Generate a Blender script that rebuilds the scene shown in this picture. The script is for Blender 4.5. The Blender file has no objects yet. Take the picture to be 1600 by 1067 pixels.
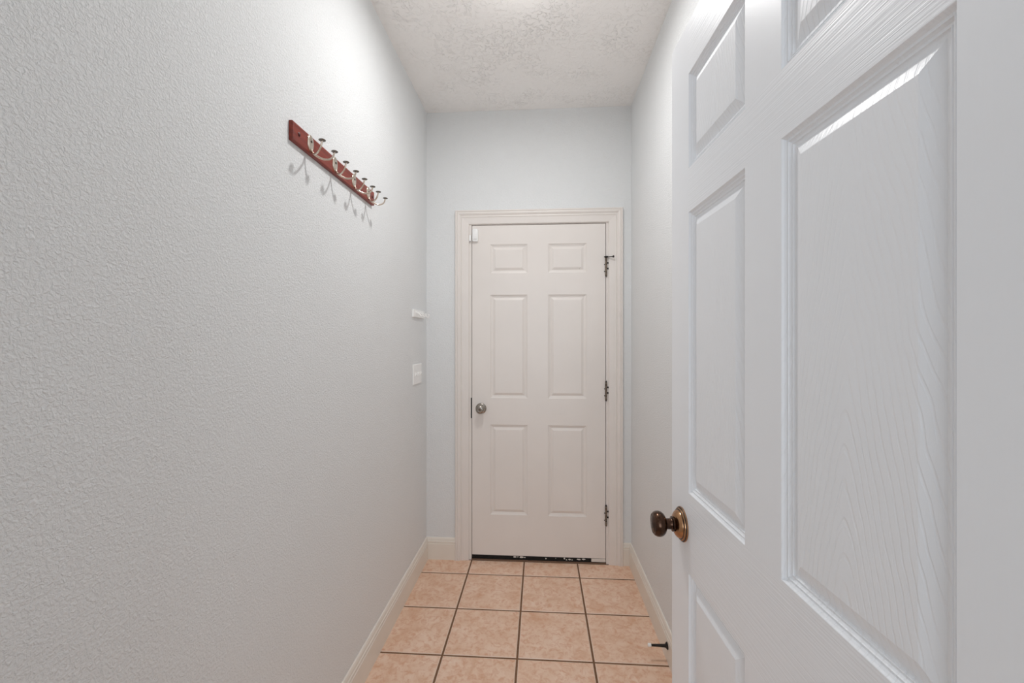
import bpy, math, random
from math import sin, cos, pi, sqrt, radians
from mathutils import Vector, Matrix

random.seed(7)
sc = bpy.context.scene
col = sc.collection

# ---------------------------------------------------------------- camera
F_PX, YAW, CAM_H = 671.12, 0.0657, 1.3488
cam_d = bpy.data.cameras.new('camera')
cam_d.sensor_width = 36.0
cam_d.lens = F_PX / 1600 * 36.0
cam_d.shift_y = -0.9 / 1600
cam_d.clip_start = 0.01
cam = bpy.data.objects.new('camera', cam_d)
col.objects.link(cam)
cam.location = (0, 0, CAM_H)
cam.rotation_euler = (pi / 2, 0, YAW)
sc.camera = cam

# ---------------------------------------------------------------- world, lamps, exposure
w = bpy.data.worlds.new('world')
sc.world = w
w.use_nodes = True
w.node_tree.nodes['Background'].inputs['Color'].default_value = (0.75, 0.87, 1.0, 1)
w.node_tree.nodes['Background'].inputs['Strength'].default_value = 1.0

def area(name, loc, rot, sx, sy, power, colour, shape='RECTANGLE'):
    l = bpy.data.lights.new(name, 'AREA')
    l.shape = shape
    l.size, l.size_y = sx, sy
    l.energy = power
    l.color = colour
    o = bpy.data.objects.new(name, l)
    o.location, o.rotation_euler = loc, rot
    col.objects.link(o)
    return o

# ceiling lamp of the passage, just above the top of the picture
area('ceiling_lamp_light', (-0.075, 1.55, 2.715), (0, 0, 0), 0.075, 0.075, 8.4, (1.0, 0.992, 0.982), 'DISK')
gl = bpy.data.lights.new('ceiling_lamp_glow', 'POINT')      # the sideways and upward share of the same lamp
gl.energy, gl.color, gl.shadow_soft_size = 1.55, (1.0, 0.992, 0.982), 0.035
go = bpy.data.objects.new('ceiling_lamp_glow', gl)
go.location = (-0.075, 1.55, 2.61)
col.objects.link(go)
# added cool fill light, placed at the made-up window behind the camera
area('added_cool_fill', (0.0, -2.72, 1.45), (pi / 2, 0, 0), 2.4, 2.0, 41.0, (0.83, 0.915, 1.0))

sc.view_settings.view_transform = 'Standard'
sc.view_settings.look = 'None'
sc.view_settings.gamma = 1.0
sc.view_settings.use_curve_mapping = False
sc.view_settings.exposure = 0.07
sc.cycles.diffuse_bounces = 10

# ---------------------------------------------------------------- materials
class NT:
    def __init__(s, name):
        s.m = bpy.data.materials.new(name)
        s.m.use_nodes = True
        s.t = s.m.node_tree
        s.b = s.t.nodes['Principled BSDF']
    def n(s, kind, **kw):
        nd = s.t.nodes.new(kind)
        for k, v in kw.items():
            if k in nd.inputs.keys() if hasattr(nd.inputs, 'keys') else False:
                nd.inputs[k].default_value = v
            else:
                setattr(nd, k, v)
        return nd
    def l(s, a, b):
        s.t.links.new(a, b)
    def coords(s, scale=(1, 1, 1), loc=(0, 0, 0), world=False):
        mp = s.n('ShaderNodeMapping')
        mp.inputs['Scale'].default_value = scale
        mp.inputs['Location'].default_value = loc
        if world:
            g = s.n('ShaderNodeNewGeometry')
            s.l(g.outputs['Position'], mp.inputs['Vector'])
        else:
            tc = s.n('ShaderNodeTexCoord')
            s.l(tc.outputs['Object'], mp.inputs['Vector'])
        return mp.outputs['Vector']
    def noise(s, vec, scale, detail=2.0, rough=0.5, dist=0.0):
        nd = s.n('ShaderNodeTexNoise')
        nd.inputs['Scale'].default_value = scale
        nd.inputs['Detail'].default_value = detail
        nd.inputs['Roughness'].default_value = rough
        nd.inputs['Distortion'].default_value = dist
        s.l(vec, nd.inputs['Vector'])
        return nd.outputs['Fac']
    def ramp(s, fac, stops):
        r = s.n('ShaderNodeValToRGB')
        el = r.color_ramp.elements
        while len(el) < len(stops):
            el.new(0.5)
        for e, (p, c) in zip(el, stops):
            e.position = p
            e.color = (c, c, c, 1) if isinstance(c, (int, float)) else (*c, 1)
        s.l(fac, r.inputs['Fac'])
        return r.outputs['Color']
    def math(s, op, a, b=None):
        nd = s.n('ShaderNodeMath', operation=op)
        for i, v in enumerate((a, b)):
            if v is None:
                continue
            if isinstance(v, (int, float)):
                nd.inputs[i].default_value = v
            else:
                s.l(v, nd.inputs[i])
        return nd.outputs[0]
    def bump(s, height, strength, distance, normal=None):
        b = s.n('ShaderNodeBump')
        b.inputs['Strength'].default_value = strength
        b.inputs['Distance'].default_value = distance
        s.l(height, b.inputs['Height'])
        if normal is not None:
            s.l(normal, b.inputs['Normal'])
        return b.outputs['Normal']
    def put(s, colour=None, rough=None, metal=None, normal=None, spec=None):
        for key, v in (('Base Color', colour), ('Roughness', rough), ('Metallic', metal), ('Normal', normal), ('Specular IOR Level', spec)):
            if v is None:
                continue
            if isinstance(v, tuple):
                s.b.inputs[key].default_value = (*v, 1)
            elif isinstance(v, (int, float)):
                s.b.inputs[key].default_value = v
            else:
                s.l(v, s.b.inputs[key])
        return s.m

def srgb(r, g, b):
    f = lambda c: c / 12.92 if c <= 0.04045 else ((c + 0.055) / 1.055) ** 2.4
    return (f(r / 255), f(g / 255), f(b / 255))

def make_wall_paint():
    t = NT('wall_paint')
    v = t.coords(world=True)
    big = t.noise(v, 170, 3.0, 0.55, 0.7)
    big = t.ramp(big, [(0.38, 0.0), (0.68, 1.0)])
    fine = t.noise(v, 260, 2.0, 0.5)
    n1 = t.bump(big, 0.64, 0.0017)
    n2 = t.bump(fine, 0.5, 0.0011, n1)
    tone = t.ramp(t.noise(v, 1.3, 3.0), [(0.3, srgb(229, 231, 232)), (0.7, srgb(232, 234, 235))])
    return t.put(tone, 0.55, normal=n2, spec=0.35)

def make_ceiling_paint():
    t = NT('ceiling_paint')
    v = t.coords(world=True)
    a = t.noise(v, 55, 3.0, 0.55, 0.8)
    mask = t.ramp(t.noise(v, 6, 2.0), [(0.35, 0.15), (0.7, 1.0)])
    flecks = t.ramp(a, [(0.52, 0.0), (0.61, 1.0)])
    h = t.math('MULTIPLY', flecks, mask)
    n1 = t.bump(h, 0.9, 0.0032)
    n2 = t.bump(t.noise(v, 120, 2.0), 0.4, 0.0012, n1)
    return t.put(srgb(250, 248, 246), 0.85, normal=n2, spec=0.2)

def make_trim_paint(name, c, rough=0.38):
    t = NT(name)
    v = t.coords(world=True)
    tone = t.ramp(t.noise(v, 7, 4.0), [(0.3, tuple(x * 0.965 for x in c)), (0.7, c)])
    n = t.bump(t.noise(v, 60, 2.0), 0.06, 0.0008)
    return t.put(tone, rough, normal=n, spec=0.45)

def make_back_door_paint():
    t = NT('cream_door_paint')
    v = t.coords(world=True)
    c = srgb(233, 227, 222)
    tone = t.ramp(t.noise(v, 4, 4.0), [(0.3, tuple(x * 0.96 for x in c)), (0.7, c)])
    # small scuffs and chips, thicker towards the foot of the leaf
    sp = t.noise(v, 70, 2.0, 0.5, 0.6)
    sp = t.ramp(sp, [(0.785, 0.0), (0.82, 1.0)])
    mx = t.n('ShaderNodeMix', data_type='RGBA')
    t.l(sp, mx.inputs['Factor'])
    t.l(tone, mx.inputs[6])
    mx.inputs[7].default_value = (*srgb(170, 160, 150), 1)
    n = t.bump(t.noise(v, 45, 3.0), 0.08, 0.0008)
    return t.put(mx.outputs[2], 0.36, normal=n, spec=0.45)

DOOR_WHITE = srgb(241, 244, 248)
def make_grain(name, kind):
    """White gloss over moulded wood grain: the same paint, the relief runs the way the member runs."""
    t = NT(name)
    n0 = t.bump(t.noise(t.coords(), 140, 2.0), 0.08, 0.0008)
    if kind == 'rail':
        v = t.coords((1.1, 1, 210))
        a = t.noise(v, 1.7, 2.0, 0.55, 0.0)
        a = t.ramp(a, [(0.36, 0.0), (0.62, 1.0)])
        nn = t.bump(a, 0.22, 0.0010, n0)
    elif kind == 'stile':
        v = t.coords((170, 1, 2.5))
        a = t.noise(v, 1.6, 2.0, 0.5, 0.2)
        nn = t.bump(a, 0.13, 0.0008, n0)
    elif kind == 'panel':
        tc = t.n('ShaderNodeTexCoord')
        sp = t.n('ShaderNodeSeparateXYZ')
        t.l(tc.outputs['Object'], sp.inputs[0])
        x = t.math('ADD', sp.outputs[0], 0.004)
        wob = t.math('MULTIPLY', t.math('SUBTRACT', t.noise(t.coords((9, 1, 3)), 1.0, 2.0), 0.5), 0.03)
        x = t.math('ADD', x, wob)
        leg = t.math('SQRT', t.math('ADD', t.math('MULTIPLY', x, x), 0.00004))
        f = t.math('ADD', sp.outputs[2], t.math('MULTIPLY', leg, 4.5))
        f = t.math('ADD', f, t.math('MULTIPLY', t.noise(t.coords((22, 1, 10)), 1.0, 2.0), 0.06))
        s = t.math('SINE', t.math('MULTIPLY', f, 150.0))
        s = t.ramp(s, [(0.55, 1.0), (0.95, 0.0)])
        br = t.ramp(t.noise(t.coords((240, 1, 70)), 1.0, 2.0), [(0.35, 0.0), (0.6, 1.0)])
        mk = t.ramp(t.noise(t.coords((9, 1, 5)), 1.0, 1.0), [(0.35, 0.35), (0.65, 1.0)])
        zm = t.n('ShaderNodeMapRange')
        t.l(sp.outputs[2], zm.inputs[0])
        zm.inputs[1].default_value, zm.inputs[2].default_value = 0.25, -0.05
        zm.inputs[3].default_value, zm.inputs[4].default_value = 0.35, 1.0
        s = t.math('MULTIPLY', s, zm.outputs[0])
        h = t.math('ADD', t.math('MULTIPLY', t.math('MULTIPLY', s, mk), 1.5), t.math('MULTIPLY', br, 0.25))
        nn = t.bump(h, 0.40, 0.0009, n0)
    return t.put(DOOR_WHITE, 0.36, normal=nn, spec=0.45)

def make_tile():
    t = NT('peach_ceramic')
    v = t.coords(world=True)
    oi = t.n('ShaderNodeObjectInfo')
    mp = t.n('ShaderNodeVectorMath', operation='ADD')
    sc_ = t.n('ShaderNodeVectorMath', operation='SCALE')
    cb = t.n('ShaderNodeCombineXYZ')
    t.l(oi.outputs['Random'], cb.inputs[0]); t.l(oi.outputs['Random'], cb.inputs[1])
    t.l(cb.outputs[0], sc_.inputs[0]); sc_.inputs['Scale'].default_value = 40
    t.l(v, mp.inputs[0]); t.l(sc_.outputs[0], mp.inputs[1])
    vv = mp.outputs[0]
    a = t.noise(vv, 11, 6.0, 0.62, 0.5)
    base = t.ramp(a, [(0.30, srgb(222, 178, 148)), (0.46, srgb(234, 200, 175)), (0.62, srgb(240, 210, 188)), (0.75, srgb(245, 220, 201))])
    b = t.noise(vv, 38, 5.0, 0.65, 0.8)
    k = t.ramp(b, [(0.46, 0.0), (0.66, 1.0)])
    mx = t.n('ShaderNodeMix', data_type='RGBA')
    t.l(t.math('MULTIPLY', k, 0.8), mx.inputs['Factor'])
    t.l(base, mx.inputs[6])
    mx.inputs[7].default_value = (*srgb(218, 166, 134), 1)
    n = t.bump(t.noise(vv, 60, 3.0), 0.10, 0.001)
    return t.put(mx.outputs[2], 0.33, normal=n, spec=0.45)

def make_metal(name, c1, c2, rough, scale=40, metal=1.0, bump=0.0):
    t = NT(name)
    v = t.coords()
    f = t.noise(v, scale, 3.0, 0.6)
    tone = t.ramp(f, [(0.35, c1), (0.65, c2)])
    n = t.bump(t.noise(v, 300, 2.0), bump, 0.0005) if bump else None
    return t.put(tone, rough, metal, n)

def make_plain(name, c, rough, scale=30, vary=0.06, spec=0.4):
    t = NT(name)
    f = t.noise(t.coords(), scale, 3.0)
    tone = t.ramp(f, [(0.3, tuple(x * (1 - vary) for x in c)), (0.7, c)])
    return t.put(tone, rough, spec=spec)

def make_wood():
    t = NT('red_stained_wood')
    v = t.coords((60, 3, 60))
    f = t.noise(v, 1.6, 4.0, 0.6, 0.4)
    tone = t.ramp(f, [(0.3, srgb(104, 34, 22)), (0.5, srgb(128, 44, 29)), (0.72, srgb(144, 54, 35))])
    return t.put(tone, 0.38, spec=0.5)

M = dict(
    wall=make_wall_paint(), ceiling=make_ceiling_paint(),
    trim=make_trim_paint('cream_trim_paint', srgb(232, 226, 221)),
    base=make_trim_paint('baseboard_paint', srgb(234, 228, 219)),
    back_door=make_back_door_paint(),
    rail=make_grain('white_paint_on_horizontal_grain', 'rail'),
    stile=make_grain('white_paint_on_vertical_grain', 'stile'),
    panel=make_grain('white_paint_on_cathedral_grain', 'panel'),
    tile=make_tile(),
    tile_rim=make_plain('pale_tile_edge', srgb(240, 214, 195), 0.35, 60, 0.06),  # paler colour on the bevelled tile edges
    grout=make_plain('brown_grout', srgb(134, 102, 80), 0.9, 90, 0.2, 0.1),
    bronze=make_metal('aged_bronze', srgb(52, 40, 34), srgb(86, 64, 52), 0.2),
    copper=make_metal('worn_copper_bronze', srgb(158, 120, 88), srgb(184, 142, 106), 0.2),
    nickel=make_metal('satin_nickel', srgb(150, 144, 136), srgb(172, 166, 158), 0.27),
    cap=make_metal('grey_nickel_cap', srgb(108, 104, 100), srgb(128, 124, 119), 0.25),
    champagne=make_metal('polished_nickel', srgb(206, 192, 178), srgb(226, 214, 200), 0.2),
    hinge=make_metal('tarnished_hinge', srgb(82, 70, 60), srgb(150, 138, 124), 0.5, 90, 0.7, 0.3),
    dark=make_plain('black_bronze', srgb(34, 28, 25), 0.45, 60, 0.3),
    black=make_plain('black_rubber', srgb(18, 17, 16), 0.7, 60, 0.3),
    white_plastic=make_plain('white_plastic', srgb(246, 246, 245), 0.35, 20, 0.02),
    wood=make_wood(),
    plug=make_plain('dark_wood_plug', srgb(78, 24, 18), 0.45),
    screw=make_metal('dark_screw', srgb(60, 48, 42), srgb(88, 72, 62), 0.4),
    chip=make_plain('white_paint_remnant', srgb(226, 222, 216), 0.6),
    threshold=make_plain('brown_threshold', srgb(124, 98, 80), 0.6),
    hall=make_plain('hall_floor', srgb(176, 150, 124), 0.5, 8, 0.1),
)

# ---------------------------------------------------------------- mesh helpers
def obj(name, verts, faces, mat, parent=None, smooth=False, mats=None, idx=None, loc=None):
    me = bpy.data.meshes.new(name)
    me.from_pydata([tuple(v) for v in verts], [], faces)
    for m in (mats or [mat]):
        me.materials.append(m)
    if idx:
        for p, i in zip(me.polygons, idx):
            p.material_index = i
    if smooth:
        for p in me.polygons:
            p.use_smooth = True
    me.validate()
    me.update()
    o = bpy.data.objects.new(name, me)
    col.objects.link(o)
    if parent is not None:
        o.parent = parent
    if loc is not None:
        o.location = loc
    return o

def empty(name, loc=(0, 0, 0), rz=0.0, parent=None):
    o = bpy.data.objects.new(name, None)
    o.empty_display_size = 0.05
    o.location = loc
    o.rotation_euler = (0, 0, rz)
    col.objects.link(o)
    if parent is not None:
        o.parent = parent
    return o

def tag(o, label=None, cat=None, group=None, kind=None):
    if label: o['label'] = label
    if cat: o['category'] = cat
    if group: o['group'] = group
    if kind: o['kind'] = kind
    return o

class MB:
    def __init__(s):
        s.v, s.f, s.i = [], [], []
    def add(s, vs, fs, mi=0):
        k = len(s.v)
        s.v += [tuple(v) for v in vs]
        s.f += [tuple(a + k for a in f) for f in fs]
        s.i += [mi] * len(fs)
    def box(s, x0, x1, y0, y1, z0, z1, mi=0):
        s.add([(x0, y0, z0), (x1, y0, z0), (x1, y1, z0), (x0, y1, z0), (x0, y0, z1), (x1, y0, z1), (x1, y1, z1), (x0, y1, z1)],
              [(0, 3, 2, 1), (4, 5, 6, 7), (0, 1, 5, 4), (1, 2, 6, 5), (2, 3, 7, 6), (3, 0, 4, 7)], mi)
    def bevel_box(s, x0, x1, y0, y1, z0, z1, r, mi=0, axis='z', rim=None):
        """Box whose +axis face is chamfered in two steps (r wide)."""
        def ring(i, h):
            if axis == 'z':
                return [(x0 + i, y0 + i, h), (x1 - i, y0 + i, h), (x1 - i, y1 - i, h), (x0 + i, y1 - i, h)]
            if axis == '-y':
                return [(x0 + i, h, z0 + i), (x1 - i, h, z0 + i), (x1 - i, h, z1 - i), (x0 + i, h, z1 - i)]
            if axis == 'x':
                return [(h, y1 - i, z0 + i), (h, y1 - i, z1 - i), (h, y0 + i, z1 - i), (h, y0 + i, z0 + i)][::-1]
        lo, hi = {'z': (z0, z1), '-y': (y1, y0), 'x': (x0, x1)}[axis]
        d = 1 if hi > lo else -1
        rs = [ring(0, lo), ring(0, hi - d * r), ring(r * 0.3, hi - d * r * 0.3), ring(r, hi)]
        vs = [p for r_ in rs for p in r_]
        fs = []
        for a in range(3):
            for k in range(4):
                fs.append((a * 4 + k, a * 4 + (k + 1) % 4, a * 4 + 4 + (k + 1) % 4, a * 4 + 4 + k))
        fs.append((12, 13, 14, 15)); fs.append((3, 2, 1, 0))
        s.add(vs, fs, mi)
        if rim is not None:
            for k in range(len(s.i) - 14 + 4, len(s.i) - 2):
                s.i[k] = rim
    def lathe(s, prof, mat4, n=32, mi=0):
        vs, fs = [], []
        m = len(prof)
        for k in range(n):
            a = 2 * pi * k / n
            for r, h in prof:
                vs.append(mat4 @ Vector((r * cos(a), r * sin(a), h)))
        for k in range(n):
            k2 = (k + 1) % n
            for j in range(m - 1):
                fs.append((k * m + j, k2 * m + j, k2 * m + j + 1, k * m + j + 1))
        fs.append(tuple(k * m for k in range(n))[::-1])
        fs.append(tuple(k * m + m - 1 for k in range(n)))
        s.add(vs, fs, mi)
    def tube(s, pts, rad, n=10, mi=0, sub=5):
        P = [Vector(p) for p in pts]
        path = []
        for i in range(len(P) - 1):
            p0 = P[max(i - 1, 0)]; p1 = P[i]; p2 = P[i + 1]; p3 = P[min(i + 2, len(P) - 1)]
            for q in range(sub):
                t = q / sub
                path.append(0.5 * ((2 * p1) + (p2 - p0) * t + (2 * p0 - 5 * p1 + 4 * p2 - p3) * t * t + (3 * p1 - p0 - 3 * p2 + p3) * t ** 3))
        path.append(P[-1])
        vs, fs = [], []
        up = None
        L = len(path)
        for i, p in enumerate(path):
            d = (path[min(i + 1, L - 1)] - path[max(i - 1, 0)]).normalized()
            if up is None:
                up = d.orthogonal().normalized()
            up = (up - d * up.dot(d)).normalized()
            side = d.cross(up)
            r = rad(i / (L - 1)) if callable(rad) else rad
            for k in range(n):
                a = 2 * pi * k / n
                vs.append(p + r * (cos(a) * up + sin(a) * side))
        for i in range(L - 1):
            for k in range(n):
                fs.append((i * n + k, i * n + (k + 1) % n, i * n + n + (k + 1) % n, i * n + n + k))
        fs.append(tuple(range(n))[::-1]); fs.append(tuple((L - 1) * n + k for k in range(n)))
        s.add(vs, fs, mi)
    def build(s, name, mat, parent=None, smooth=False, loc=None):
        mats = mat if isinstance(mat, list) else [mat]
        o = obj(name, s.v, s.f, None, parent, smooth, mats, s.i, loc)
        if smooth:
            o.data.set_sharp_from_angle(angle=radians(40))
        return o

def look(axis_to, origin):
    """Matrix that turns local +z into axis_to and moves to origin."""
    q = Vector((0, 0, 1)).rotation_difference(Vector(axis_to))
    return Matrix.Translation(Vector(origin)) @ q.to_matrix().to_4x4()

# ---------------------------------------------------------------- room shell
XL, XR, YB, H = -0.7047, 0.5458, 2.6267, 2.764
YN0, YN1 = 0.13, 0.25            # the near wall with the doorway the camera looks through
T_ = 0.10

def structure(mb, name, mat):
    return tag(mb.build(name, mat), kind='structure')

b = MB(); b.box(XL - T_, XL, YN0, YB + 0.12, -0.02, H); structure(b, 'wall_left', M['wall'])
b = MB(); b.box(XR, XR + T_, YN0, YB + 0.12, -0.02, H); structure(b, 'wall_right', M['wall'])
OX0, OX1, OZ = -0.445, 0.419, 2.085
def holed_wall(name, y0, y1, xa, xb, ox0, ox1, oz, zt):
    """A wall between xa and xb with a door opening, as one closed mesh."""
    xs = [(xa, 0), (xa, zt), (xb, zt), (xb, 0), (ox1, 0), (ox1, oz), (ox0, oz), (ox0, 0)]
    vs = [(x, y0, z) for x, z in xs] + [(x, y1, z) for x, z in xs]
    fr = [(0, 7, 6, 1), (1, 6, 5, 2), (2, 5, 4, 3)]
    fs = [tuple(reversed(f)) for f in fr] + [tuple(a + 8 for a in f) for f in fr]
    for k in range(8):
        fs.append((k, (k + 1) % 8, (k + 1) % 8 + 8, k + 8))
    m = MB(); m.add(vs, fs)
    return structure(m, name, M['wall'])
holed_wall('wall_back', YB, YB + 0.12, XL, XR, OX0, OX1, OZ, H)
holed_wall('wall_front', YN0, YN1, -1.9, 1.9, -0.45, 0.395, 2.065, H)
b = MB(); b.box(XL - T_, XR + T_, YN0, YB + 0.12, H, H + 0.1); structure(b, 'ceiling', M['ceiling'])

# unseen room behind the camera, invented with its window to supply cool light
b = MB(); b.box(-1.9, 1.9, -2.9, YN0, H, H + 0.1); structure(b, 'ceiling_hall', M['ceiling'])
b = MB(); b.box(-1.9, 1.9, -2.9, YN0, -0.08, -0.004); structure(b, 'floor_hall', M['hall'])
b = MB(); b.box(-2.0, -1.9, -2.9, YN1, -0.08, H); structure(b, 'wall_hall_left', M['wall'])
b = MB(); b.box(1.9, 2.0, -2.9, YN1, -0.08, H); structure(b, 'wall_hall_right', M['wall'])
b = MB(); b.box(-2.0, 2.0, -3.0, -2.9, -0.08, H); structure(b, 'wall_hall_rear', M['wall'])

# unseen window added in the rear wall, around the cool fill light
win = empty('added_window_1', (0, -2.9, 1.45)); tag(win, kind='structure')
for a in ((-1.27, -1.2, 0.0, 0.05, -1.07, 1.07), (1.2, 1.27, 0.0, 0.05, -1.07, 1.07), (-1.2, 1.2, 0.0, 0.05, 1.0, 1.07), (-1.2, 1.2, 0.0, 0.05, -1.07, -1.0), (-0.02, 0.02, 0.0, 0.04, -1.0, 1.0)):
    m = MB(); m.box(*a); m.build('added_window_frame', M['trim'], win)

# ---------------------------------------------------------------- tiled floor
b = MB(); b.box(XL - T_, XR + T_, YN0, YB + 0.12, -0.08, -0.0022)
floor = structure(b, 'floor', M['grout'])
GX, GY, TS, GR = -0.4204, 2.4671, 0.3225, 0.0072
def clip(a, lo, hi): return max(lo, min(hi, a))
tile_cache = {}
def tile(x0, x1, y0, y1):
    if x1 - x0 < 0.01 or y1 - y0 < 0.01:
        return
    sx, sy = x1 - x0, y1 - y0
    key = (round(sx, 4), round(sy, 4))
    cx, cy = (x0 + x1) / 2, (y0 + y1) / 2
    if key not in tile_cache:
        m = MB(); m.bevel_box(-sx / 2, sx / 2, -sy / 2, sy / 2, -0.006, 0.0, 0.0042, rim=1)
        o = m.build('tile', [M['tile'], M['tile_rim']], floor, loc=(cx, cy, 0))
        tile_cache[key] = o
    else:
        o = tile_cache[key].copy()
        col.objects.link(o)
        o.location = (cx, cy, 0)
for i in range(-1, 3):
    for j in range(-1, 8):
        x0 = clip(GX + i * TS + GR / 2, XL, XR); x1 = clip(GX + (i + 1) * TS - GR / 2, XL, XR)
        y1 = clip(GY - j * TS - GR / 2, YN0, YB - 0.004); y0 = clip(GY - (j + 1) * TS + GR / 2, YN0, YB - 0.004)
        if j == -1:
            y0, y1 = GY + GR / 2, YB - 0.004
        tile(x0, x1, y0, y1)

# ---------------------------------------------------------------- baseboards
BB = [(0, 0), (0.0135, 0), (0.0135, 0.0965), (0.0105, 0.099), (0.0105, 0.1015), (0.0130, 0.1045), (0.0125, 0.112), (0.0095, 0.1165),
      (0.0095, 0.119), (0.0085, 0.1255), (0.0055, 0.1325), (0.002, 0.1345), (0, 0.1345)]
def baseboard(name, origin, along, out, length, mitre0=0, mitre1=0):
    o_, a_, u_ = Vector(origin), Vector(along), Vector(out)
    n = len(BB)
    v0 = [o_ + u_ * t + Vector((0, 0, z)) + a_ * (t * mitre0) for t, z in BB]
    v1 = [o_ + u_ * t + Vector((0, 0, z)) + a_ * (length - t * mitre1) for t, z in BB]
    fs = [(k, (k + 1) % n, (k + 1) % n + n, k + n) for k in range(n)] + [tuple(range(n))[::-1], tuple(range(n, 2 * n))]
    if a_.cross(u_).z > 0:
        fs = [tuple(reversed(f)) for f in fs]
    m = MB(); m.add(v0 + v1, fs)
    return structure(m, name, M['base'])
baseboard('baseboard_left', (XL, YN1, 0), (0, 1, 0), (1, 0, 0), YB - YN1, 0, 1)
baseboard('baseboard_right', (XR, YN1, 0), (0, 1, 0), (-1, 0, 0), YB - YN1, 0, 1)
CO0, CO1, CTOP, CW = -0.5225, 0.4955, 2.150, 0.0845
baseboard('baseboard_back_left', (XL, YB, 0), (1, 0, 0), (0, -1, 0), CO0 - XL, 1, 0)
baseboard('baseboard_back_right', (CO1, YB, 0), (1, 0, 0), (0, -1, 0), XR - CO1, 0, 1)

# ---------------------------------------------------------------- casing and jamb of the far door
CP = [(0, 0), (0, 0.0065), (0.0025, 0.0092), (0.010, 0.0100), (0.034, 0.0118), (0.041, 0.0130), (0.0435, 0.0155), (0.0455, 0.0155), (0.0475, 0.0125),
      (0.051, 0.0122), (0.055, 0.0140), (0.060, 0.0180), (0.066, 0.0198), (0.0705, 0.0190), (0.0725, 0.0165), (0.0745, 0.0165), (0.0765, 0.0195),
      (0.0815, 0.0200), (0.0845, 0.0165), (0.0845, 0)]
trim = empty('trim_1', (0, YB, 0)); tag(trim, kind='structure')
ci0, ci1, cit = CO0 + CW, CO1 - CW, CTOP - CW
def casing(ring0, ring1, flip=False):
    n = len(CP)
    fs = [(k, (k + 1) % n, (k + 1) % n + n, k + n) for k in range(n)] + [tuple(range(n))[::-1], tuple(range(n, 2 * n))]
    m = MB(); m.add(ring0 + ring1, [tuple(reversed(f)) for f in fs] if flip else fs)
    return m.build('casing', M['trim'], trim)
casing([(ci0 - s, -t, 0) for s, t in CP], [(ci0 - s, -t, cit + s) for s, t in CP])
casing([(ci0 - s, -t, cit + s) for s, t in CP], [(ci1 + s, -t, cit + s) for s, t in CP])
casing([(ci1 + s, -t, cit + s) for s, t in CP], [(ci1 + s, -t, 0) for s, t in CP])
JX0, JX1, JZ = -0.4228, 0.3968, 2.0622
def bx(name, mat, parent, *a):
    m = MB(); m.box(*a); return m.build(name, mat, parent)
trim2 = empty('trim_2', (0, YB, 0)); tag(trim2, kind='structure')
bx('jamb', M['trim'], trim2, OX0, JX0, 0, 0.118, 0, OZ)
bx('jamb', M['trim'], trim2, JX1, OX1, 0, 0.118, 0, OZ)
bx('jamb', M['trim'], trim2, JX0, JX1, 0, 0.118, JZ, OZ)
bx('door_stop_strip', M['trim'], trim2, JX0, JX0 + 0.011, 0.050, 0.085, 0, JZ)
bx('door_stop_strip', M['trim'], trim2, JX1 - 0.011, JX1, 0.050, 0.085, 0, JZ)
bx('door_stop_strip', M['trim'], trim2, JX0 + 0.011, JX1 - 0.011, 0.050, 0.085, JZ - 0.011, JZ)
bx('threshold', M['threshold'], trim2, JX0, JX1, -0.003, 0.112, -0.004, 0.0065)
s_ = bx('strike_plate', M['black'], trim2, JX0 - 0.004, JX0 + 0.0012, -0.0016, 0.03, 0.873, 0.998)
s_['label'] = 'black latch strike in the jamb'

# jamb of the near doorway (behind the lens)
trim3 = empty('trim_3', (0, YN0, 0)); tag(trim3, kind='structure')
bx('jamb', M['trim'], trim3, -0.45, -0.432, 0, 0.12, 0, 2.065)
bx('jamb', M['trim'], trim3, 0.385, 0.395, 0, 0.12, 0, 2.065)
bx('jamb', M['trim'], trim3, -0.432, 0.385, 0, 0.12, 2.052, 2.065)

# ---------------------------------------------------------------- panelled doors
def panel_mesh(w_, h_, prof):
    """Moulded panel centred on the origin, facing -y; prof is (inset, depth)."""
    vs, fs = [], []
    for s, d in prof:
        vs += [(-w_ / 2 + s, d, -h_ / 2 + s), (w_ / 2 - s, d, -h_ / 2 + s), (w_ / 2 - s, d, h_ / 2 - s), (-w_ / 2 + s, d, h_ / 2 - s)]
    for a in range(len(prof) - 1):
        for k in range(4):
            fs.append((a * 4 + k, a * 4 + (k + 1) % 4, a * 4 + 4 + (k + 1) % 4, a * 4 + 4 + k))
    e = (len(prof) - 1) * 4
    fs.append((e, e + 1, e + 2, e + 3))
    return vs, fs

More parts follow.
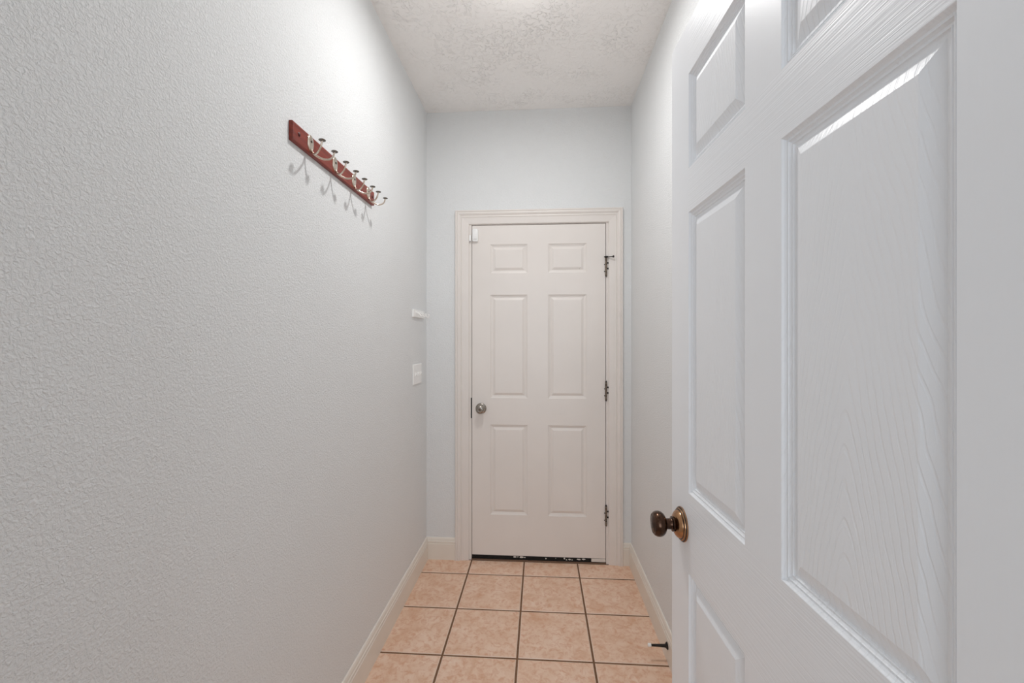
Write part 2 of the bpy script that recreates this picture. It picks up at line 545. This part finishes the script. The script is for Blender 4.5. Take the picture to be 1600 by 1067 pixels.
def leaf(parent, W, Ht, T, cols, rows, prof, m_stile, m_rail, m_panel):
    """Door leaf: x 0..W, z 0..Ht, front face at y=0. cols: two panel (x0,x1); rows: three panel (z0,z1)."""
    m = MB()
    q = lambda x0, x1, z0, z1, mi: m.add([(x0, 0, z0), (x1, 0, z0), (x1, 0, z1), (x0, 0, z1)], [(0, 1, 2, 3)], mi)
    (a0, a1), (b0, b1) = cols
    q(0, a0, 0, Ht, 0); q(b1, W, 0, Ht, 0)
    zs = [0] + [z for r in sorted(rows) for z in r] + [Ht]
    for k in range(0, len(zs), 2):
        q(a0, b1, zs[k], zs[k + 1], 1)
    for z0, z1 in rows:
        q(a1, b0, z0, z1, 0)
    m.add([(0, 0, 0), (W, 0, 0), (W, 0, Ht), (0, 0, Ht), (0, T, 0), (W, T, 0), (W, T, Ht), (0, T, Ht)],
          [(0, 4, 5, 1), (1, 5, 6, 2), (2, 6, 7, 3), (3, 7, 4, 0), (4, 7, 6, 5)], 0)
    m.build('door_leaf', [m_stile, m_rail], parent)
    for x0, x1 in cols:
        for z0, z1 in rows:
            vs, fs = panel_mesh(x1 - x0, z1 - z0, prof)
            obj('panel', vs, fs, m_panel, parent, loc=((x0 + x1) / 2, 0, (z0 + z1) / 2))

# far door -------------------------------------------------------
door1 = empty('door_1', (-0.4195, YB, 0.0))
tag(door1, 'closed cream six-panel door at the far end of the passage', kind='structure')
DB = 0.0335
PROF1 = [(0, 0), (0.0015, 0.0025), (0.005, 0.0035), (0.0065, 0.0060), (0.012, 0.0070), (0.0135, 0.0085), (0.017, 0.0088), (0.0205, 0.0075), (0.031, 0.0022), (0.033, 0.0016)]
def leaf_at(parent, z0, *a):
    e = parent
    return leaf(e, *a)
# rows in door coordinates (z from the floor, leaf starts at DB)
def leaf1():
    m = MB()
    W, T = 0.8130, 0.0445
    cols = [(0.1125, 0.3415), (0.4675, 0.6995)]
    rows = [(1.765, 1.941), (0.9975, 1.631), (0.2815, 0.8345)]
    zt = 2.0580
    q = lambda x0, x1, z0, z1, mi: m.add([(x0, 0, z0), (x1, 0, z0), (x1, 0, z1), (x0, 0, z1)], [(0, 1, 2, 3)], mi)
    q(0, cols[0][0], DB, zt, 0); q(cols[1][1], W, DB, zt, 0)
    zs = [DB] + [z for r in sorted(rows) for z in r] + [zt]
    for k in range(0, len(zs), 2):
        q(cols[0][0], cols[1][1], zs[k], zs[k + 1], 0)
    for z0, z1 in rows:
        q(cols[0][1], cols[1][0], z0, z1, 0)
    m.add([(0, 0, DB), (W, 0, DB), (W, 0, zt), (0, 0, zt), (0, T, DB), (W, T, DB), (W, T, zt), (0, T, zt)],
          [(0, 4, 5, 1), (1, 5, 6, 2), (2, 6, 7, 3), (3, 7, 4, 0), (4, 7, 6, 5)], 0)
    m.build('door_leaf', M['back_door'], door1)
    for x0, x1 in cols:
        for z0, z1 in rows:
            vs, fs = panel_mesh(x1 - x0, z1 - z0, PROF1)
            obj('panel', vs, fs, M['back_door'], door1, loc=((x0 + x1) / 2, 0, (z0 + z1) / 2))
leaf1()

# black weather strip below the leaf, white paint left on it in flakes
sw = MB(); sw.box(0.0, 0.728, 0.003, 0.036, 0.0085, DB + 0.001)
swo = sw.build('door_sweep', M['black'], door1); swo['label'] = 'black rubber sweep with flaked white paint'
e_ = MB(); e_.box(0.7285, 0.813, -0.001, 0.036, 0.012, DB - 0.003)
e_o = e_.build('sweep_end', M['chip'], door1); e_o['label'] = 'white painted end of the sweep'
for x0, x1, z0, z1 in [(0.252, 0.275, 0.021, 0.029), (0.279, 0.286, 0.022, 0.029), (0.292, 0.318, 0.018, 0.030), (0.320, 0.331, 0.020, 0.026),
                       (0.449, 0.458, 0.017, 0.025), (0.512, 0.516, 0.022, 0.026), (0.562, 0.571, 0.019, 0.031), (0.574, 0.583, 0.014, 0.022),
                       (0.588, 0.606, 0.016, 0.025), (0.609, 0.617, 0.015, 0.021), (0.640, 0.667, 0.018, 0.026), (0.669, 0.694, 0.020, 0.028)]:
    n = 9
    cx, cz, rx, rz_ = (x0 + x1) / 2, (z0 + z1) / 2, (x1 - x0) / 2, (z1 - z0) / 2
    pts = [(cx + rx * cos(2 * pi * k / n) * random.uniform(0.75, 1.15), cz + rz_ * sin(2 * pi * k / n) * random.uniform(0.7, 1.1)) for k in range(n)]
    vs = [(x, 0.0032, z) for x, z in pts] + [(x, 0.0016, z) for x, z in pts]
    fs = [tuple(range(n, 2 * n))] + [(k, (k + 1) % n, (k + 1) % n + n, k + n) for k in range(n)]
    obj('paint_flake', vs, fs, M['chip'], swo)

# nickel knob with key way
kx, kz = 0.0560, 0.9335
ko = empty('door_knob', (kx, 0, kz), 0, door1)
m = MB(); m.lathe([(0, 0), (0.0330, 0), (0.0335, 0.002), (0.0315, 0.005), (0.0275, 0.008), (0.0165, 0.0095), (0.0125, 0.012), (0.0125, 0.016), (0, 0.016)], look((0, -1, 0), (0, 0, 0)), 40)
m.build('rose', M['nickel'], ko, True)
m = MB(); m.lathe([(0.0125, 0.0155), (0.0125, 0.026), (0.016, 0.029), (0.0225, 0.033), (0.0262, 0.040), (0.0268, 0.047), (0.0245, 0.0535), (0.0195, 0.0585), (0.0130, 0.0605), (0.0105, 0.0600), (0.0100, 0.0592), (0, 0.0592)],
              look((0, -1, 0), (0, 0, 0)), 40)
m.build('knob', M['nickel'], ko, True)
m = MB(); m.lathe([(0, 0.0588), (0.0078, 0.0588), (0.0082, 0.0600), (0.0060, 0.0610), (0, 0.0612)], look((0, -1, 0), (0, 0, 0)), 24)
c_ = m.build('lock_cylinder', M['hinge'], ko, True)
m = MB(); m.box(-0.0009, 0.0009, -0.0618, -0.0600, -0.0050, 0.0050); m.build('keyhole', M['black'], ko)

# three hinges at the right edge
HX = 0.8155
for hz0, hz1, kind in [(1.742, 1.852, 'stop'), (0.992, 1.100, ''), (0.238, 0.352, '')]:
    h = empty('hinge', (HX, 0, 0), 0, door1)
    n = 5
    step = (hz1 - hz0) / n
    for k in range(n):
        m = MB(); m.lathe([(0.0056, 0.0004), (0.0062, 0.0012), (0.0062, step - 0.0012), (0.0056, step - 0.0004)], Matrix.Translation((0, -0.0058, hz0 + k * step)), 14)
        m.build('knuckle', M['hinge'], h, True)
    m = MB()
    m.lathe([(0, 0), (0.004, 0), (0.0052, 0.004), (0.0036, 0.009), (0, 0.0098)], Matrix.Translation((0, -0.0058, hz1 - 0.001)), 14)
    m.lathe([(0, -0.007), (0.0030, -0.006), (0.0048, -0.002), (0.004, 0.001), (0, 0.001)], Matrix.Translation((0, -0.0058, hz0)), 14)
    m.build('pin', M['dark'], h, True)
    m = MB(); m.box(-0.0040, -0.0016, -0.001, 0.03, hz0, hz1); m.box(0.0014, 0.0034, -0.001, 0.03, hz0, hz1); m.build('leaf_plate', M['hinge'], h)
    for zz, xx in ((hz0 + step * 3.55, 0.0125), (hz0 + step * 2.0, 0.0118)):
        m = MB(); m.lathe([(0, 0), (0.0052, 0), (0.0050, 0.0025), (0.003, 0.004), (0, 0.0043)], look((0, -1, 0), (xx, -0.0005, zz)), 12)
        m.build('screw_head', M['black'], h, True)
    for zz in (hz0 + step * 3.1, hz0 + step * 1.2):
        m = MB(); m.lathe([(0, 0), (0.0032, 0), (0.0030, 0.0018), (0, 0.0025)], look((0, -1, 0), (-0.0085, -0.0002, zz)), 10)
        m.build('screw_head', M['dark'], h, True)
    if kind:
        m = MB()
        m.lathe([(0.0045, 0), (0.0100, 0), (0.0108, 0.002), (0.0108, 0.005), (0.0100, 0.007), (0.0045, 0.007)], Matrix.Translation((0, -0.0090, hz1)), 20)
        m.tube([(0.004, -0.014, hz1 + 0.0015), (0.022, -0.024, hz1 + 0.001), (0.037, -0.032, hz1)], 0.0028, 10)
        m.lathe([(0, 0), (0.0062, 0), (0.0066, 0.003), (0.0062, 0.007), (0, 0.0075)], look((0.78, -0.42, 0), (0.036, -0.0315, hz1)), 14)
        m.tube([(-0.004, -0.014, hz1 + 0.003), (-0.013, -0.020, hz1 + 0.002)], 0.0026, 8)
        po = m.build('pin_stop', M['dark'], h, True); po['label'] = 'hinge pin stop with a short padded rod'

# open door ------------------------------------------------------
LX, LY = 0.3187, 1.0642
ang = math.atan2(-0.99945, 0.0330)
door2 = empty('door_2', (LX, LY, 0.012), ang)
tag(door2, 'white grained six-panel door standing open along the right wall', kind='structure')
PROF2 = [(0, 0), (0.0006, 0.0006), (0.0018, 0.0030), (0.0040, 0.0052), (0.0058, 0.0058), (0.0064, 0.0050), (0.0072, 0.0050), (0.0080, 0.0066), (0.0098, 0.0082), (0.0116, 0.0086),
         (0.0122, 0.0078), (0.0130, 0.0078), (0.0138, 0.0094), (0.0150, 0.0102), (0.0185, 0.0104), (0.0365, 0.0030), (0.0378, 0.0026)]
leaf(door2, 0.795, 2.031, 0.035, [(0.106, 0.347), (0.4455, 0.6885)], [(1.7125, 1.918), (1.006, 1.617), (0.236, 0.831)], PROF2, M['stile'], M['rail'], M['panel'])
kb = empty('door_knob', (0.0685, 0, 0.9225), 0, door2)
fw = look((0, -1, 0), (0, 0, 0))
m = MB(); m.lathe([(0, 0), (0.0372, 0), (0.0380, 0.0022), (0.0365, 0.0040), (0.0352, 0.0042), (0.0348, 0.0062), (0.0330, 0.0075), (0.0310, 0.0076), (0.0304, 0.0095), (0.0290, 0.0122), (0.0262, 0.0150), (0.0222, 0.0174), (0.0175, 0.0190), (0.0140, 0.0196), (0.0130, 0.0215), (0, 0.0215)], fw, 48)
r_ = m.build('rose', M['copper'], kb, True); r_['label'] = 'stepped coppery rose'
for ra, hh in ((0.0358, 0.0046), (0.0320, 0.0081)):
    m = MB(); m.lathe([(ra - 0.0016, hh - 0.0014), (ra + 0.0014, hh - 0.0014), (ra + 0.0006, hh + 0.0002), (ra - 0.0018, hh + 0.0003)], fw, 48)
    m.build('rose_groove', M['dark'], kb, True)
m = MB(); m.lathe([(0.0165, 0.021), (0.0165, 0.0235), (0.0125, 0.0245), (0.0118, 0.026), (0.0118, 0.0385), (0.0135, 0.041), (0, 0.041)], fw, 36); m.build('shank', M['bronze'], kb, True)
m = MB(); m.lathe([(0.0120, 0.0375), (0.0160, 0.0385), (0.0220, 0.0415), (0.0262, 0.0465), (0.0278, 0.0525), (0.0272, 0.0585), (0.0250, 0.0630), (0.0222, 0.0655), (0.0212, 0.0655), (0.0206, 0.0648), (0.0180, 0.0660), (0.0110, 0.0682), (0, 0.0690)], fw, 48)
m.build('knob', M['bronze'], kb, True)
# latch plate and bolt on the leading edge, hinges at the wall end
bx('latch_plate', M['copper'], door2, -0.0008, 0.0012, 0.005, 0.030, 0.893, 0.950)
for z in (0.23, 1.00, 1.77):
    m = MB(); m.lathe([(0, 0), (0.006, 0.0005), (0.0062, 0.088), (0, 0.089)], Matrix.Translation((0.798, 0.040, z)), 14)
    m.build('hinge', M['bronze'], door2, True)

# ---------------------------------------------------------------- coat rack
FX = -0.6920
rack = empty('coat_rack', (XL, 1.4585, 1.9415))
tag(rack, 'red-brown wooden coat rack with four double metal hooks on the left wall', 'coat rack')
ry0, ry1, rz0, rz1 = -0.2965, 0.2965, -0.0275, 0.0275
fx = FX - XL
m = MB(); m.bevel_box(0.0005, fx, ry0, ry1, rz0, rz1, 0.0035, axis='x'); m.build('board', M['wood'], rack)
for yy in (1.1926, 1.7330):
    m = MB(); m.lathe([(0, 0), (0.0062, 0), (0.0062, 0.0012), (0.0045, 0.0024), (0, 0.0026)], look((1, 0, 0), (fx - 0.0004, yy - 1.4585, 0.0015)), 18)
    m.build('screw_plug', M['plug'], rack, True)
def make_hook():
    h = empty('hook', (fx, 0, 0), 0, rack)
    # oval back plate
    vs, fs = [], []
    n = 32
    rings = [(1.0, 0), (1.0, 0.0014), (0.92, 0.0026), (0.6, 0.0036), (0.0, 0.0040)]
    for k in range(n):
        a = 2 * pi * k / n
        for sc_, x in rings:
            vs.append((x, 0.0172 * sc_ * cos(a), 0.0035 + 0.0243 * sc_ * sin(a)))
    R = len(rings)
    for k in range(n):
        for j in range(R - 1):
            k2 = (k + 1) % n
            fs.append((k * R + j, k2 * R + j, k2 * R + j + 1, k * R + j + 1))
    o = obj('back_plate', vs, fs, M['champagne'], h, True)
    m = MB(); m.lathe([(0, 0), (0.0040, 0), (0.0036, 0.0014), (0, 0.0018)], look((1, 0, 0), (0.0034, 0, 0.0075)), 14); m.build('screw', M['screw'], h, True)
    for sg in (-1, 1):
        m = MB()
        m.tube([(0.0030, 0, -0.0170), (0.0075, sg * 0.002, -0.0255), (0.0170, sg * 0.0090, -0.0330), (0.0300, sg * 0.0205, -0.0370), (0.0430, sg * 0.0310, -0.0335), (0.0520, sg * 0.0365, -0.0235), (0.0565, sg * 0.0380, -0.0085)],
               lambda t: 0.0034 - 0.0008 * t, 12)
        m.build('prong', M['champagne'], h, True)
        m = MB(); m.lathe([(0, 0), (0.0035, 0), (0.0085, 0.0012), (0.0102, 0.0026), (0.0094, 0.0040), (0.005, 0.0052), (0, 0.0056)], Matrix.Translation((0.0567, sg * 0.0380, -0.0095)), 24)
        m.build('prong_cap', M['cap'], h, True)
    return h
hook0 = make_hook()
def copy_tree(o, parent):
    c = o.copy(); col.objects.link(c); c.parent = parent
    for ch in list(o.children):
        copy_tree(ch, c)
    return c
for k, yy in enumerate((1.2530, 1.4080, 1.5560, 1.6890)):
    hk = hook0 if k == 0 else copy_tree(hook0, rack)
    hk.location = (fx, yy - 1.4585, 0)

# ---------------------------------------------------------------- small white key rack
kr = empty('key_rack', (XL, 2.432, 1.503))
tag(kr, 'small white key rack with curved hooks above the light switch plate', 'key rack')
m = MB(); m.bevel_box(0.0005, 0.011, -0.112, 0.112, -0.0215, 0.0215, 0.004, axis='x'); m.build('board', M['white_plastic'], kr)
for yy in (-0.066, 0.0, 0.066):
    m = MB()
    m.tube([(0.010, yy, 0.006), (0.022, yy, 0.002), (0.032, yy, -0.006), (0.036, yy, -0.014), (0.044, yy, -0.015), (0.048, yy, -0.004)], 0.0034, 10)
    m.lathe([(0, 0), (0.011, 0), (0.0105, 0.002), (0.006, 0.0035), (0, 0.004)], look((1, 0, 0), (0.0108, yy, 0.003)), 18)
    m.lathe([(0, -0.005), (0.004, -0.004), (0.0055, 0), (0.004, 0.004), (0, 0.005)], Matrix.Translation((0.048, yy, -0.002)), 14)
    m.build('hook', M['white_plastic'], kr, True)

# ---------------------------------------------------------------- three-gang switch plate
sp = empty('switch_plate', (XL, 2.413, 1.160))
tag(sp, 'white three-gang light switch plate with toggles on the left wall', 'light switch')
m = MB(); m.bevel_box(0.0005, 0.0065, -0.0815, 0.0815, -0.0570, 0.0570, 0.004, axis='x'); m.build('cover_plate', M['white_plastic'], sp)
for yy in (-0.046, 0.0, 0.046):
    m = MB()
    vs = [(0.006, -0.0048, -0.0105), (0.006, 0.0048, -0.0105), (0.006, 0.0048, 0.0105), (0.006, -0.0048, 0.0105),
          (0.0165, -0.0034, 0.0040), (0.0165, 0.0034, 0.0040), (0.0145, 0.0034, 0.0105), (0.0145, -0.0034, 0.0105)]
    m.add([(x, y + yy, z) for x, y, z in vs], [(0, 3, 2, 1), (4, 5, 6, 7), (0, 1, 5, 4), (1, 2, 6, 5), (2, 3, 7, 6), (3, 0, 4, 7)])
    m.build('toggle', M['white_plastic'], sp)
    for zz in (-0.030, 0.030):
        m = MB(); m.lathe([(0, 0), (0.0033, 0), (0.0028, 0.001), (0, 0.0013)], look((1, 0, 0), (0.0063, yy, zz)), 12); m.build('screw', M['white_plastic'], sp, True)

# ---------------------------------------------------------------- door alarm contact: sensor on the leaf, magnet on the casing
def rounded_case(mb, w_, h_, d_, r, n=6):
    """Upright case on a y=0 surface, facing -y, rounded corners and a chamfered face."""
    pts = []
    for cx, cz, a0 in ((w_ / 2 - r, h_ / 2 - r, 0), (-w_ / 2 + r, h_ / 2 - r, pi / 2), (-w_ / 2 + r, -h_ / 2 + r, pi), (w_ / 2 - r, -h_ / 2 + r, 1.5 * pi)):
        for k in range(n + 1):
            a = a0 + k * pi / 2 / n
            pts.append((cx + r * cos(a), cz + r * sin(a)))
    N = len(pts)
    rings = [(1.0, 0), (1.0, d_ * 0.72), (0.95, d_ * 0.92), (0.86, d_)]
    vs = []
    for s, y in rings:
        for x, z in pts:
            off = (1 - s) * w_ / 2
            vs.append((x - math.copysign(min(off, abs(x)), x), -y, z - math.copysign(min(off, abs(z)), z)))
    fs = []
    for a in range(3):
        for k in range(N):
            fs.append((a * N + k, a * N + N + k, a * N + N + (k + 1) % N, a * N + (k + 1) % N))
    fs.append(tuple(3 * N + k for k in range(N))[::-1]); fs.append(tuple(range(N)))
    mb.add(vs, fs)
ds = empty('door_sensor', (-0.3985, YB - 0.0003, 1.9960))
tag(ds, 'white plastic alarm sensor on the top left corner of the far door', 'door sensor')
m = MB(); rounded_case(m, 0.036, 0.077, 0.019, 0.008); m.build('case', M['white_plastic'], ds, True)
m = MB(); m.box(-0.012, 0.012, -0.0196, -0.0188, -0.0245, -0.0238); m.build('cover_seam', M['hinge'], ds)
mg = empty('sensor_magnet', (-0.4300, YB - 0.0003, 1.9770))
tag(mg, 'slim white sensor magnet stuck on the door frame beside the alarm sensor', 'sensor magnet')
m = MB(); rounded_case(m, 0.0125, 0.043, 0.014, 0.004); m.build('case', M['white_plastic'], mg, True)
m = MB(); m.lathe([(0, 0), (0.0036, 0), (0.003, 0.0012), (0, 0.0016)], look((0, -1, 0), (0, -0.0136, -0.0175)), 12); m.build('screw', M['dark'], mg, True)

# ---------------------------------------------------------------- door stop on the right baseboard
st = empty('door_stop', (XR - 0.0135, 1.841, 0.0700))
tag(st, 'dark bronze door stop with white rubber tip on the right baseboard', 'door stop')
ax = look((-1, 0, 0), (0, 0, 0))
m = MB(); m.lathe([(0, 0.0002), (0.0142, 0.0002), (0.0145, 0.002), (0.0125, 0.0045), (0.0085, 0.0075), (0, 0.0075)], ax, 24); m.build('flange', M['dark'], st, True)
m = MB(); m.lathe([(0.0078, 0.007), (0.0068, 0.012), (0.0060, 0.030), (0.0050, 0.060), (0.0048, 0.068), (0, 0.068)], ax, 20); m.build('shaft', M['dark'], st, True)
m = MB(); m.lathe([(0, 0.0675), (0.0068, 0.0675), (0.0072, 0.070), (0.0070, 0.078), (0.0055, 0.0805), (0, 0.081)], ax, 20); m.build('rubber_tip', M['white_plastic'], st, True)
